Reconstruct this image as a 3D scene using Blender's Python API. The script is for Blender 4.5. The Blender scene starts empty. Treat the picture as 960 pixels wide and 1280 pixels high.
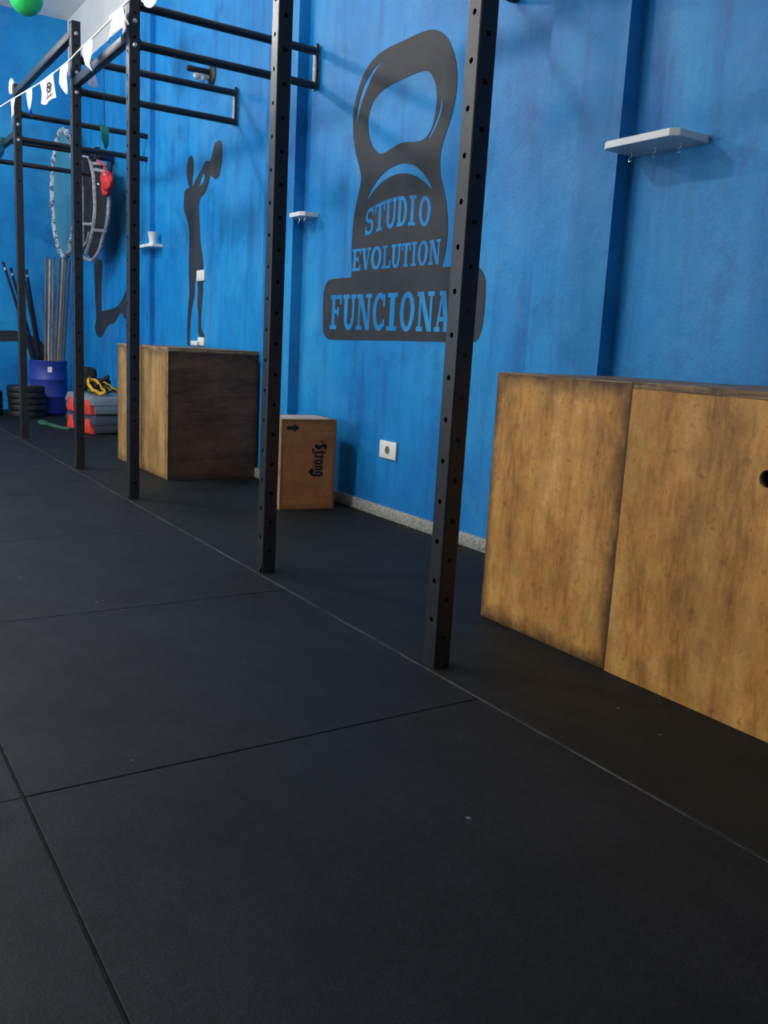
import bpy, bmesh, math, random
from mathutils import Vector, Matrix
random.seed(7)
scene = bpy.context.scene
C = scene.collection
PI = math.pi

# ------------------------------------------------------------------ materials
def new_mat(name):
    m = bpy.data.materials.new(name); m.use_nodes = True
    nt = m.node_tree
    for n in list(nt.nodes): nt.nodes.remove(n)
    out = nt.nodes.new('ShaderNodeOutputMaterial')
    b = nt.nodes.new('ShaderNodeBsdfPrincipled')
    nt.links.new(b.outputs['BSDF'], out.inputs['Surface'])
    return m, nt, b
def N(nt, typ, **kw):
    n = nt.nodes.new(typ)
    for k, v in kw.items():
        if k.startswith('i_'):
            n.inputs[k[2:].replace('_', ' ')].default_value = v
        else: setattr(n, k, v)
    return n
def lk(nt, a, b): nt.links.new(a, b)
def srgb(r, g, b):
    f = lambda c: c/12.92 if c <= .04045 else ((c+.055)/1.055)**2.4
    return (f(r/255), f(g/255), f(b/255), 1)
def coords(nt, scale=(1,1,1), kind='Object'):
    tc = N(nt, 'ShaderNodeTexCoord'); mp = N(nt, 'ShaderNodeMapping')
    mp.inputs['Scale'].default_value = scale
    lk(nt, tc.outputs[kind], mp.inputs['Vector'])
    return mp.outputs['Vector']
def noise(nt, vec, scale, detail=4, rough=.55):
    n = N(nt, 'ShaderNodeTexNoise'); n.inputs['Scale'].default_value = scale
    n.inputs['Detail'].default_value = detail; n.inputs['Roughness'].default_value = rough
    lk(nt, vec, n.inputs['Vector']); return n.outputs['Fac']
def ramp(nt, fac, stops):
    r = N(nt, 'ShaderNodeValToRGB'); e = r.color_ramp.elements
    while len(e) < len(stops): e.new(.5)
    for i, (p, c) in enumerate(stops): e[i].position = p; e[i].color = c
    lk(nt, fac, r.inputs['Fac']); return r.outputs['Color']
def mix(nt, fac, a, b, mode='MIX'):
    m = N(nt, 'ShaderNodeMix', data_type='RGBA', blend_type=mode)
    for s, v in ((m.inputs[0], fac), (m.inputs[6], a), (m.inputs[7], b)):
        if hasattr(v, 'is_output'): lk(nt, v, s)
        else: s.default_value = v
    return m.outputs[2]
def mth(nt, op, a, b=None):
    m = N(nt, 'ShaderNodeMath', operation=op)
    for i, v in enumerate((a, b)):
        if v is None: continue
        if hasattr(v, 'is_output'): lk(nt, v, m.inputs[i])
        else: m.inputs[i].default_value = v
    return m.outputs[0]
def bump(nt, b, h, strength=.2, dist=.01):
    n = N(nt, 'ShaderNodeBump'); n.inputs['Strength'].default_value = strength
    n.inputs['Distance'].default_value = dist
    lk(nt, h, n.inputs['Height']); lk(nt, n.outputs['Normal'], b.inputs['Normal'])

def simple(name, col, rough=.6, metal=0, var=.12, scale=20, spec=.5, bmp=0.0):
    m, nt, b = new_mat(name)
    v = coords(nt); f = noise(nt, v, scale)
    c2 = tuple(min(1, c*(1+var*2)) for c in col[:3]) + (1,)
    c1 = tuple(c*(1-var*2) for c in col[:3]) + (1,)
    lk(nt, ramp(nt, f, [(.3, c1), (.7, c2)]), b.inputs['Base Color'])
    b.inputs['Roughness'].default_value = rough; b.inputs['Metallic'].default_value = metal
    b.inputs['Specular IOR Level'].default_value = spec
    if bmp: bump(nt, b, noise(nt, v, scale*6), bmp, .002)
    return m

def make_wall_blue():
    m, nt, b = new_mat('blue_paint')
    v = coords(nt)
    base = ramp(nt, noise(nt, v, 1.1, 7, .62), [(.3, srgb(8,108,178)), (.52, srgb(14,133,202)), (.72, srgb(38,154,212))])
    streak = noise(nt, coords(nt, (1,5.0,.55)), 1.7, 6, .62)          # old water streaks running down
    sm = ramp(nt, streak, [(.5, (0,0,0,1)), (.72, (1,1,1,1))])
    c = mix(nt, mth(nt, 'MULTIPLY', sm, .65), base, srgb(12,80,150))
    st2 = ramp(nt, noise(nt, coords(nt, (1,14,.8)), 1.5, 4, .6), [(.58, (0,0,0,1)), (.68, (1,1,1,1))])
    c = mix(nt, mth(nt, 'MULTIPLY', st2, .22), c, srgb(16,72,138))
    patch = ramp(nt, noise(nt, coords(nt, (1,1.1,.8)), 1.9, 9, .72), [(.50, (0,0,0,1)), (.66, (1,1,1,1))])   # chalky worn patches
    c = mix(nt, mth(nt, 'MULTIPLY', patch, .30), c, srgb(86,162,210))
    dk = ramp(nt, noise(nt, v, 3.1, 8, .7), [(.55, (0,0,0,1)), (.72, (1,1,1,1))])
    c = mix(nt, mth(nt, 'MULTIPLY', dk, .62), c, srgb(10,76,146))
    spk = ramp(nt, noise(nt, v, 60, 3), [(.72, (0,0,0,1)), (.76, (1,1,1,1))])
    c = mix(nt, mth(nt, 'MULTIPLY', spk, .3), c, srgb(130,180,220))
    spk2 = ramp(nt, noise(nt, v, 34, 4), [(.7, (0,0,0,1)), (.76, (1,1,1,1))])
    c = mix(nt, mth(nt, 'MULTIPLY', spk2, .3), c, srgb(12,60,120))
    lk(nt, c, b.inputs['Base Color'])
    b.inputs['Roughness'].default_value = .5; b.inputs['Specular IOR Level'].default_value = .35
    h = mth(nt, 'ADD', noise(nt, v, 14, 6), mth(nt, 'MULTIPLY', noise(nt, v, 90, 3), .4))
    bump(nt, b, h, .35, .008)
    return m

def make_rubber(name, c0, c1):
    m, nt, b = new_mat(name)
    v = coords(nt)
    base = ramp(nt, noise(nt, coords(nt, (1.4,.9,1)), 1.5, 8, .68), [(.34, c0), (.66, c1)])
    fg = mth(nt, 'ADD', mth(nt, 'MULTIPLY', noise(nt, v, 260, 2), .5), mth(nt, 'MULTIPLY', noise(nt, v, 70, 6, .8), .5))
    fine = ramp(nt, fg, [(.41, (.3,.3,.3,1)), (.6, (2.0,2.0,2.0,1))])
    c = mix(nt, 1.0, base, fine, 'MULTIPLY')
    vo = N(nt, 'ShaderNodeTexVoronoi'); vo.inputs['Scale'].default_value = 9
    lk(nt, v, vo.inputs['Vector'])
    dot = ramp(nt, vo.outputs['Distance'], [(.03, (1,1,1,1)), (.05, (0,0,0,1))])
    gate = ramp(nt, noise(nt, v, 7, 2), [(.5, (0,0,0,1)), (.55, (1,1,1,1))])
    c = mix(nt, mth(nt, 'MULTIPLY', mth(nt, 'MULTIPLY', dot, gate), .6), c, srgb(140,145,150))
    lk(nt, c, b.inputs['Base Color'])
    rr_ = noise(nt, coords(nt, (1.2,.8,1)), 2.2, 8, .7)
    lk(nt, mth(nt, 'ADD', mth(nt, 'MULTIPLY', rr_, .55), .38), b.inputs['Roughness']); b.inputs['Specular IOR Level'].default_value = .24
    bump(nt, b, noise(nt, v, 220, 3), .35, .002)
    return m

def make_wood(name, axes, c_dark, c_mid, c_light, grain='z', grime=.85, contrast=1.0):
    """plywood face; axes = the two in-plane axes, for the dirt worn into the edges"""
    m, nt, b = new_mat(name)
    st = {'z': (6,6,1.3), 'y': (6,1.3,6), 'x': (1.3,6,6)}[grain]
    g1 = noise(nt, coords(nt, st), 2.2, 8, .62)
    g2 = noise(nt, coords(nt, tuple(s*4 for s in st)), 3.0, 4, .6)
    f = mth(nt, 'ADD', mth(nt, 'MULTIPLY', g1, .7), mth(nt, 'MULTIPLY', g2, .3))
    c = ramp(nt, f, [(.5-.17*contrast, c_dark), (.5, c_mid), (.5+.17*contrast, c_light)])
    v = coords(nt)
    bl = ramp(nt, noise(nt, v, 3.2, 7, .65), [(.45, (0,0,0,1)), (.75, (1,1,1,1))])
    c = mix(nt, mth(nt, 'MULTIPLY', bl, .5), c, c_dark)
    mt_ = ramp(nt, noise(nt, v, 14, 9, .75), [(.36, (.66,.64,.6,1)), (.64, (1.22,1.22,1.22,1))])
    c = mix(nt, .75, c, mt_, 'MULTIPLY')
    pl_ = ramp(nt, noise(nt, v, 42, 6, .7), [(.66, (0,0,0,1)), (.76, (1,1,1,1))])
    c = mix(nt, mth(nt, 'MULTIPLY', pl_, .3), c, tuple(min(1, x*1.5) for x in c_light[:3])+(1,))
    sp = ramp(nt, noise(nt, v, 28, 4, .7), [(.57, (0,0,0,1)), (.67, (1,1,1,1))])
    c = mix(nt, mth(nt, 'MULTIPLY', sp, .5), c, tuple(x*.45 for x in c_dark[:3])+(1,))
    # dirt along the edges
    tc = N(nt, 'ShaderNodeTexCoord'); se = N(nt, 'ShaderNodeSeparateXYZ')
    lk(nt, tc.outputs['Generated'], se.inputs[0])
    d = None
    for a in axes:
        o = se.outputs['XYZ'.index(a)]
        e = mth(nt, 'MINIMUM', o, mth(nt, 'SUBTRACT', 1.0, o))
        d = e if d is None else mth(nt, 'MINIMUM', d, e)
    d = mth(nt, 'ADD', d, mth(nt, 'MULTIPLY', mth(nt, 'SUBTRACT', noise(nt, v, 9, 6, .7), .5), .16))
    em = ramp(nt, d, [(.0, (1,1,1,1)), (.07, (0,0,0,1))])
    c = mix(nt, mth(nt, 'MULTIPLY', em, grime), c, srgb(44,30,22))
    lk(nt, c, b.inputs['Base Color'])
    b.inputs['Roughness'].default_value = .5; b.inputs['Specular IOR Level'].default_value = .3
    bump(nt, b, g2, .12, .002)
    return m

def make_ply_edge():
    m, nt, b = new_mat('plywood_edge')
    v = coords(nt)
    c = ramp(nt, noise(nt, coords(nt, (6,6,160)), 1, 3), [(.35, srgb(104,78,52)), (.65, srgb(176,148,108))])
    st = ramp(nt, noise(nt, v, 18, 5, .7), [(.45, (0,0,0,1)), (.65, (1,1,1,1))])
    c = mix(nt, mth(nt, 'MULTIPLY', st, .7), c, srgb(52,38,28))
    lk(nt, c, b.inputs['Base Color']); b.inputs['Roughness'].default_value = .75
    return m

def make_granite():
    m, nt, b = new_mat('speckled_granite')
    v = coords(nt)
    c = ramp(nt, noise(nt, v, 130, 4, .8), [(.36, srgb(82,82,80)), (.5, srgb(150,148,142)), (.66, srgb(205,202,194))])
    lk(nt, c, b.inputs['Base Color']); b.inputs['Roughness'].default_value = .45
    return m

def make_speckle_rope():
    m, nt, b = new_mat('speckled_cover')
    v = coords(nt)
    c = ramp(nt, noise(nt, v, 26, 5, .75), [(.44, srgb(30,36,48)), (.52, srgb(176,190,204))])
    lk(nt, c, b.inputs['Base Color']); b.inputs['Roughness'].default_value = .8
    return m

def make_flag_blue_tip():
    m, nt, b = new_mat('white_blue_cloth')
    se = N(nt, 'ShaderNodeSeparateXYZ'); tc = N(nt, 'ShaderNodeTexCoord')
    lk(nt, tc.outputs['Generated'], se.inputs[0])
    c = ramp(nt, mth(nt, 'ADD', se.outputs[2], mth(nt, 'MULTIPLY', noise(nt, coords(nt), 20), .15)),
             [(.35, srgb(70,110,200)), (.6, srgb(240,240,245))])
    lk(nt, c, b.inputs['Base Color']); b.inputs['Roughness'].default_value = .8
    return m

MT = {}
MT['blue'] = make_wall_blue()
MT['rubber'] = make_rubber('black_rubber', srgb(10,12,14), srgb(24,26,30))
MT['rubber_side'] = make_rubber('black_rubber_darker', srgb(9,13,13), srgb(18,22,22))  # slightly darker, greener rubber for the strip along the wall
def make_dust():
    m, nt, b = new_mat('grey_dust')
    v = coords(nt)
    c = ramp(nt, noise(nt, v, 4.5, 6, .75), [(.40, srgb(40,41,43)), (.62, srgb(128,127,124))])
    lk(nt, c, b.inputs['Base Color']); b.inputs['Roughness'].default_value = .95
    return m
MT['dust'] = make_dust()
MT['gap'] = simple('dark_gap', srgb(20,21,23), .9)
MT['white_paint'] = simple('white_plaster', srgb(222,224,222), .8, var=.03, scale=3)
MT['room_paint'] = simple('grey_plaster', srgb(212,212,208), .85, var=.05, scale=3)
MT['granite'] = make_granite()
MT['steel'] = simple('black_powder_coat', srgb(37,38,43), .38, var=.1, scale=30, spec=.45, bmp=.08)
MT['steel_bar'] = simple('black_bar_paint', srgb(26,28,36), .4, var=.1, scale=30)
MT['zinc'] = simple('zinc_bolt', srgb(205,208,212), .35, .6)
MT['plate'] = simple('bare_plate', srgb(178,184,190), .6, var=.2, scale=40)
OR = (srgb(140,92,40), srgb(206,148,76), srgb(226,176,104))
MT['wood_x'] = make_wood('worn_plywood', 'YZ', *OR)
MT['wood_y'] = make_wood('worn_plywood_side', 'XZ', *OR)
MT['wood_top'] = make_wood('worn_plywood_top', 'XY', srgb(80,60,44), srgb(128,104,80), srgb(160,140,114), 'y')
TAN = (srgb(122,90,46), srgb(172,134,78), srgb(196,160,104))
MT['tan_x'] = make_wood('pale_plywood', 'YZ', *TAN, grime=.55)
MT['tan_y'] = make_wood('pale_plywood_side', 'XZ', *TAN, grime=.55)
MT['stain_y'] = make_wood('dark_stained_plywood', 'XZ', srgb(56,40,30), srgb(92,68,50), srgb(122,88,62), grain='x', grime=.6)
PINE = (srgb(160,98,52), srgb(188,120,68), srgb(202,138,84))
MT['pine_y'] = make_wood('orange_pine', 'XZ', *PINE, grain='x', grime=.5, contrast=1.4)
MT['pine_x'] = make_wood('pale_pine', 'YZ', srgb(168,118,62), srgb(206,158,96), srgb(222,178,118), grime=.3)
MT['pine_top'] = make_wood('pale_pine_top', 'XY', srgb(150,128,118), srgb(188,166,156), srgb(206,186,176), 'x', grime=.3)
MT['ply_edge'] = make_ply_edge()
MT['ink'] = simple('burnt_ink', srgb(36,24,18), .8)
MT['mural'] = simple('charcoal_wall_paint', srgb(44,47,52), .6, var=.14, scale=6, spec=.35, bmp=.1)
MT['white_shelf'] = simple('white_laminate', srgb(226,230,234), .45, var=.02)
MT['white_plastic'] = simple('white_plastic', srgb(232,232,228), .4, var=.02)
MT['socket_dark'] = simple('socket_recess', srgb(120,104,92), .5)
MT['black_plastic'] = simple('black_plastic', srgb(22,23,26), .5)
MT['barrel'] = simple('blue_barrel_plastic', srgb(44,62,150), .5, var=.08, scale=6)
MT['stick'] = make_wood('wooden_dowel', 'XZ', srgb(92,72,52), srgb(140,112,80), srgb(170,142,108), grime=.2)
MT['stick_pale'] = simple('pale_dowel', srgb(176,150,112), .6)
MT['stick_dark'] = simple('dark_dowel', srgb(92,74,58), .6)
MT['dark_stick'] = simple('dark_blue_bar', srgb(24,28,52), .35)
MT['chrome'] = simple('chrome_tip', srgb(220,225,232), .25, .8)
MT['bumper'] = simple('bumper_rubber', srgb(22,24,27), .55, var=.15)
MT['step_grey'] = simple('grey_step_plastic', srgb(116,126,134), .6, var=.08)
MT['step_dark'] = simple('dark_step_plastic', srgb(62,68,80), .6, var=.08)
MT['step_red'] = simple('red_step_foot', srgb(226,66,52), .5, var=.08)
MT['yellow'] = simple('yellow_band', srgb(226,166,32), .5)
MT['green_band'] = simple('green_band', srgb(44,94,60), .55)
MT['black_cloth'] = simple('black_cloth', srgb(20,20,24), .85, var=.2, bmp=.2)
MT['tan_cloth'] = simple('tan_strap', srgb(150,128,96), .8)
MT['speckle'] = make_speckle_rope()
MT['teal'] = simple('teal_sheet', srgb(52,128,158), .7, var=.06, scale=6)
MT['piping'] = simple('grey_piping', srgb(150,150,158), .8, var=.25, scale=40)
MT['red_cloth'] = simple('red_cloth', srgb(205,42,44), .7, var=.15)
MT['peg_blue'] = simple('navy_peg', srgb(24,44,96), .5)
MT['flag_white'] = simple('white_bunting_cloth', srgb(244,244,242), .8, var=.03)
MT['flag_pink'] = simple('pink_bunting_cloth', srgb(240,196,200), .8, var=.1)
MT['flag_tip'] = make_flag_blue_tip()
MT['flag_green'] = simple('green_bunting_cloth', srgb(30,126,120), .8, var=.12)
MT['flag_pale'] = simple('pale_bunting_cloth', srgb(150,164,196), .8, var=.12)
MT['balloon'] = simple('green_balloon_latex', srgb(48,186,96), .25, var=.03)
MT['balloon_teal'] = simple('teal_balloon_latex', srgb(38,150,160), .25, var=.03)

# ------------------------------------------------------------------ mesh helpers
class MB:
    def __init__(s): s.v = []; s.f = []; s.mi = []; s.m = 0
    def add(s, verts, faces):
        o = len(s.v); s.v += [tuple(x) for x in verts]
        for f in faces: s.f.append([i+o for i in f]); s.mi.append(s.m)
    def box(s, x0, x1, y0, y1, z0, z1, bev=0.0, seg=2):
        bm = bmesh.new(); bmesh.ops.create_cube(bm, size=1)
        for v in bm.verts:
            v.co = Vector(((x0+x1)/2+v.co.x*(x1-x0), (y0+y1)/2+v.co.y*(y1-y0), (z0+z1)/2+v.co.z*(z1-z0)))
        if bev: bmesh.ops.bevel(bm, geom=list(bm.edges), offset=bev, segments=seg, profile=.5, affect='EDGES')
        s.bm(bm)
    def bm(s, bm):
        bm.verts.index_update(); bm.normal_update()
        s.add([v.co[:] for v in bm.verts], [[v.index for v in f.verts] for f in bm.faces]); bm.free()
    def tube(s, pts, r, n=12, closed=False, caps=True, flat=None):
        pts = [Vector(p) for p in pts]; L = len(pts)
        rr = r if isinstance(r, (list, tuple)) else [r]*L
        rings = []; up = None
        for i, p in enumerate(pts):
            if closed: t = pts[(i+1) % L]-pts[i-1]
            else: t = pts[min(i+1, L-1)]-pts[max(i-1, 0)]
            t.normalize()
            if up is None:
                a = Vector((0,0,1)) if abs(t.z) < .9 else Vector((1,0,0))
                up = (a-t*a.dot(t)).normalized()
            else: up = (up-t*up.dot(t)).normalized()
            sd = t.cross(up)
            ky = flat or 1
            rings.append([p+(up*math.cos(2*PI*k/n)+sd*math.sin(2*PI*k/n)*ky)*rr[i] for k in range(n)])
        vs = [v for R in rings for v in R]; fs = []
        for i in range(L if closed else L-1):
            a, b = i*n, ((i+1) % L)*n
            for k in range(n): fs.append([a+k, a+(k+1) % n, b+(k+1) % n, b+k])
        if caps and not closed:
            fs.append(list(range(n))[::-1]); fs.append([(L-1)*n+k for k in range(n)])
        s.add(vs, fs)
    def lathe(s, prof, c=(0,0,0), n=32, axis='z', closed=False):
        """prof: (radius, height) pairs"""
        vs = []
        for r, h in prof:
            for k in range(n):
                a, b = r*math.cos(2*PI*k/n), r*math.sin(2*PI*k/n)
                p = {'z': (a, b, h), 'x': (h, a, b), 'y': (b, h, a)}[axis]
                vs.append((p[0]+c[0], p[1]+c[1], p[2]+c[2]))
        fs = []
        L = len(prof)
        for i in range(L-1):
            for k in range(n): fs.append([i*n+k, i*n+(k+1) % n, (i+1)*n+(k+1) % n, (i+1)*n+k])
        if not closed:
            fs.append(list(range(n))[::-1]); fs.append([(L-1)*n+k for k in range(n)])
        else:
            for k in range(n): fs.append([(L-1)*n+k, (L-1)*n+(k+1) % n, (k+1) % n, k])
        s.add(vs, fs)
    def prism(s, poly, fn, d):
        """poly: simple 2-D polygon; fn(u, v, depth) -> xyz"""
        n = len(poly)
        vs = [fn(u, v, 0) for u, v in poly]+[fn(u, v, d) for u, v in poly]
        fs = [list(range(n))[::-1], list(range(n, 2*n))]+[[i, (i+1) % n, n+(i+1) % n, n+i] for i in range(n)]
        s.add(vs, fs)
    def ell(s, c, r, n=24, m=14, fn=None):
        vs = []; fs = []
        for i in range(m+1):
            t = PI*i/m
            for k in range(n):
                d = Vector((math.sin(t)*math.cos(2*PI*k/n), math.sin(t)*math.sin(2*PI*k/n), math.cos(t)))
                q = fn(d) if fn else 1
                vs.append((c[0]+d.x*r[0]*q, c[1]+d.y*r[1]*q, c[2]+d.z*r[2]*q))
        for i in range(m):
            for k in range(n): fs.append([i*n+k, (i+1)*n+k, (i+1)*n+(k+1) % n, i*n+(k+1) % n])
        s.add(vs, fs)
    def build(s, name, mat, parent=None, loc=(0,0,0), smooth=40, world=False):
        off = Vector((0,0,0))
        if world and parent is not None:
            p = parent
            while p is not None: off += p.location; p = p.parent
        me = bpy.data.meshes.new(name)
        me.from_pydata([tuple(Vector(v)-off) for v in s.v], [], s.f)
        bm = bmesh.new(); bm.from_mesh(me)
        bmesh.ops.remove_doubles(bm, verts=bm.verts, dist=1e-6)
        bmesh.ops.recalc_face_normals(bm, faces=bm.faces)
        bm.to_mesh(me); bm.free()
        mats = mat if isinstance(mat, (list, tuple)) else [mat]
        for m in mats: me.materials.append(MT[m])
        if len(mats) > 1 and len(me.polygons) == len(s.mi):
            for p, i in zip(me.polygons, s.mi): p.material_index = i
        if smooth:
            me.shade_smooth(); me.set_sharp_from_angle(angle=math.radians(smooth))
        o = bpy.data.objects.new(name, me); C.objects.link(o)
        o.parent = parent; o.location = loc
        return o

def curve_plate(name, splines, fn, d, mat, parent=None):
    """flat plate with holes: 2-D outlines (outer and inner), thickness d, mapped to 3-D by fn(u, v, w)"""
    cu = bpy.data.curves.new('outline', 'CURVE'); cu.dimensions = '2D'; cu.fill_mode = 'BOTH'; cu.extrude = d/2
    for pts in splines:
        sp = cu.splines.new('POLY'); sp.points.add(len(pts)-1); sp.use_cyclic_u = True
        for p, q in zip(sp.points, pts): p.co = (q[0], q[1], 0, 1)
    ob = bpy.data.objects.new('outline', cu); C.objects.link(ob)
    dg = bpy.context.evaluated_depsgraph_get(); dg.update()
    me = bpy.data.meshes.new_from_object(ob.evaluated_get(dg))
    bpy.data.objects.remove(ob); bpy.data.curves.remove(cu)
    for v in me.vertices: v.co = fn(v.co.x, v.co.y, v.co.z+d/2)
    bm = bmesh.new(); bm.from_mesh(me)
    bmesh.ops.remove_doubles(bm, verts=bm.verts, dist=1e-6)
    bmesh.ops.recalc_face_normals(bm, faces=bm.faces); bm.to_mesh(me); bm.free()
    me.name = name; me.materials.clear(); me.materials.append(MT[mat])
    o = bpy.data.objects.new(name, me); C.objects.link(o); o.parent = parent
    return o

def spline(pts, k=6):
    """closed Catmull-Rom through pts; a third member 1 marks a sharp corner"""
    n = len(pts); out = []
    P = [Vector(p[:2]) for p in pts]; cr = [len(p) > 2 and p[2] for p in pts]
    for i in range(n):
        p1, p2 = P[i], P[(i+1) % n]
        p0 = p1 if cr[i] else P[i-1]; p3 = p2 if cr[(i+1) % n] else P[(i+2) % n]
        for j in range(k):
            t = j/k
            out.append(tuple(.5*((2*p1)+(p2-p0)*t+(2*p0-5*p1+4*p2-p3)*t*t+(3*p1-p0-3*p2+p3)*t**3)))
    return out

def tag(o, label=None, cat=None, group=None, kind=None):
    if label: o['label'] = label
    if cat: o['category'] = cat
    if group: o['group'] = group
    if kind: o['kind'] = kind
    return o
def thing(name, label, cat, loc=(0,0,0), rz=0, group=None):
    o = bpy.data.objects.new(name, None); C.objects.link(o)
    o.location = loc; o.rotation_euler = (0,0,rz); o.empty_display_size = .05
    return tag(o, label, cat, group)
def struct(o): o['kind'] = 'structure'; return o

# ------------------------------------------------------------------ setting
W = 2.28            # painted wall
PJ = .063           # the pilasters stand this far out of it
FAR = 9.42; CEIL = 3.69; BEAM = 3.20
def profile(dx=0.0):
    pts = []
    for y0, y1 in ((-.26,.10), (2.133,2.49), (4.41,4.77), (6.845,7.20)):
        pj = PJ if y0 < 6 else .04
        pts += [(W-dx, y0), (W-pj-dx, y0), (W-pj-dx, y1), (W-dx, y1)]
    return [(W-dx, -3.2)]+pts+[(W-dx, FAR)]
def profile_wall(name, prof, back, z0, z1, mat):
    m = MB(); n = len(prof)
    vs = []
    for z in (z0, z1):
        vs += [(x, y, z) for x, y in prof]+[(back, y, z) for x, y in prof]
    fs = []
    for i in range(n-1):
        fs += [[i, i+1, 2*n+i+1, 2*n+i], [n+i, n+i+1, 3*n+i+1, 3*n+i], [i, i+1, n+i+1, n+i], [2*n+i, 2*n+i+1, 3*n+i+1, 3*n+i]]
    fs += [[0, n, 3*n, 2*n], [n-1, 2*n-1, 4*n-1, 3*n-1]]
    m.add(vs, fs)
    return struct(m.build(name, mat, smooth=0))
profile_wall('wall_right', profile(), W+.18, 0, BEAM, 'blue')
profile_wall('trim_1', profile(), W+.18, BEAM, CEIL, 'white_paint')
m = MB()
pf = profile(.016)
# skirting follows the wall between the pilasters
for (a, b) in ((-3.2,-.26), (.10,2.133), (2.49,4.41), (4.77,6.845), (7.20,FAR)):
    m.box(W-.016, W, a, b, 0, .056, .003)
for (a, b, pj) in ((-.26,.10,PJ), (2.133,2.49,PJ), (4.41,4.77,PJ), (6.845,7.20,.04)):
    m.box(W-pj-.016, W-pj, a-.016, b+.016, 0, .056, .003)
struct(m.build('baseboard_right', 'granite'))
m = MB(); m.box(-3.6, W+.18, FAR, FAR+.15, 0, CEIL); struct(m.build('wall_far', 'blue', smooth=0))
m = MB(); m.box(-3.75, -3.6, -3.2, FAR+.15, 0, CEIL); struct(m.build('wall_left', 'room_paint', smooth=0))
m = MB(); m.box(-3.75, W+.18, -3.35, -3.2, 0, CEIL); struct(m.build('wall_back', 'room_paint', smooth=0))
m = MB(); m.box(-3.75, W+.18, -3.35, FAR+.15, CEIL, CEIL+.12); struct(m.build('ceiling', 'white_paint', smooth=0))
# floor: rubber tiles with real joints over a dusty sub-floor
m = MB()
xs = [-3.6, -2.76, -1.747, -.735, .277, 1.288]
ys = [-3.2, -2.52, -1.51, -.502, .505, 1.513, 2.522, 3.53, 4.54, 5.55, 6.56, 7.57, 8.58, FAR]
rnd = random.Random(3)
for i in range(len(xs)-1):
    for j in range(len(ys)-1):
        dz = 0.0 if i != 3 else -.0012*(j % 2)
        m.box(xs[i]+.0014, xs[i+1]-.0026, ys[j]+.0014, ys[j+1]-.0014, -.02, dz, .0022, 2)
m.m = 1
m.box(1.2915, W+.05, -3.2, FAR, -.02, 0, .0015, 1)
m.m = 2
m.box(-3.75, 1.27, -3.3, FAR, -.06, -.0055)
m.m = 3
m.box(1.27, W+.1, -3.3, FAR, -.06, -.0028)
struct(m.build('floor', ['rubber', 'rubber_side', 'gap', 'dust'], smooth=0))

# ------------------------------------------------------------------ pull-up rig
PX = 1.302; T = .05; TOP = 2.436
LEAN = [.0115, .006, .002, 0, 0, 0]     # the nearest posts lean a little
PY = [1.717, 2.742, 4.275, 5.300, 6.885, 7.905]
ZU, ZL = 2.250, 2.087
def upright(cx, cy):
    """square tube with rows of punched holes in all four sides"""
    m = MB(); h = T/2; pitch = .1015; z0 = .125-pitch/2; r = .0068
    def side(rot, off):
        c, s_ = math.cos(rot), math.sin(rot)
        def P(u, z, d): return (cx+c*(h-d)-s_*u, cy+s_*(h-d)+c*u, z)
        rr = .004
        hw = h-rr
        zz = z0+off
        m.add([P(-hw,0,0), P(hw,0,0), P(hw,zz,0), P(-hw,zz,0)], [[0,1,2,3]])
        while zz+pitch < TOP-.02:
            zc = zz+pitch/2; n = 16
            outer = []
            for k in range(n):
                a = 2*PI*(k+.5)/n; ca, sa = math.cos(a), math.sin(a)
                q = min(hw/abs(ca) if abs(ca) > 1e-6 else 9, (pitch/2)/abs(sa) if abs(sa) > 1e-6 else 9)
                outer.append([ca*q, sa*q])
            corner = math.atan2(pitch/2, hw)
            for sgn in ((1,1), (-1,1), (-1,-1), (1,-1)):
                t = math.atan2(sgn[1]*pitch/2, sgn[0]*hw) % (2*PI)
                k = min(range(n), key=lambda k: abs(((2*PI*(k+.5)/n)-t+PI) % (2*PI)-PI))
                outer[k] = [sgn[0]*hw, sgn[1]*pitch/2]
            inn = [(r*math.cos(2*PI*(k+.5)/n), r*math.sin(2*PI*(k+.5)/n)) for k in range(n)]
            vs = [P(u, zc+v, 0) for u, v in outer]+[P(u, zc+v, 0) for u, v in inn]+[P(u, zc+v, .004) for u, v in inn]
            fs = []
            for k in range(n):
                k2 = (k+1) % n
                fs += [[k, k2, n+k2, n+k], [n+k, n+k2, 2*n+k2, 2*n+k]]
            m.add(vs, fs); zz += pitch
        m.add([P(-hw,zz,0), P(hw,zz,0), P(hw,TOP,0), P(-hw,TOP,0)], [[0,1,2,3]])
        # rounded corner
        vs = []; K = 4
        for k in range(K+1):
            a = rot+PI/2*k/K
            bx = cx+c*hw-s_*hw+rr*math.cos(a); by = cy+s_*hw+c*hw+rr*math.sin(a)
            vs += [(bx, by, 0), (bx, by, TOP)]
        m.add(vs, [[2*k, 2*k+2, 2*k+3, 2*k+1] for k in range(K)])
    for i, off in enumerate((0, -.046, 0, -.046)): side(i*PI/2, off)
    m.box(cx-h+.002, cx+h-.002, cy-h+.002, cy+h-.002, TOP-.001, TOP+.002, .001, 1)
    m.box(cx-h+.002, cx+h-.002, cy-h+.002, cy+h-.002, 0, .003)
    return m
rig = thing('pull_up_rig', 'long black steel pull-up rig of square punched posts bolted to blue wall', 'pull-up rig', (PX+T/2, PY[0], 0))
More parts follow.
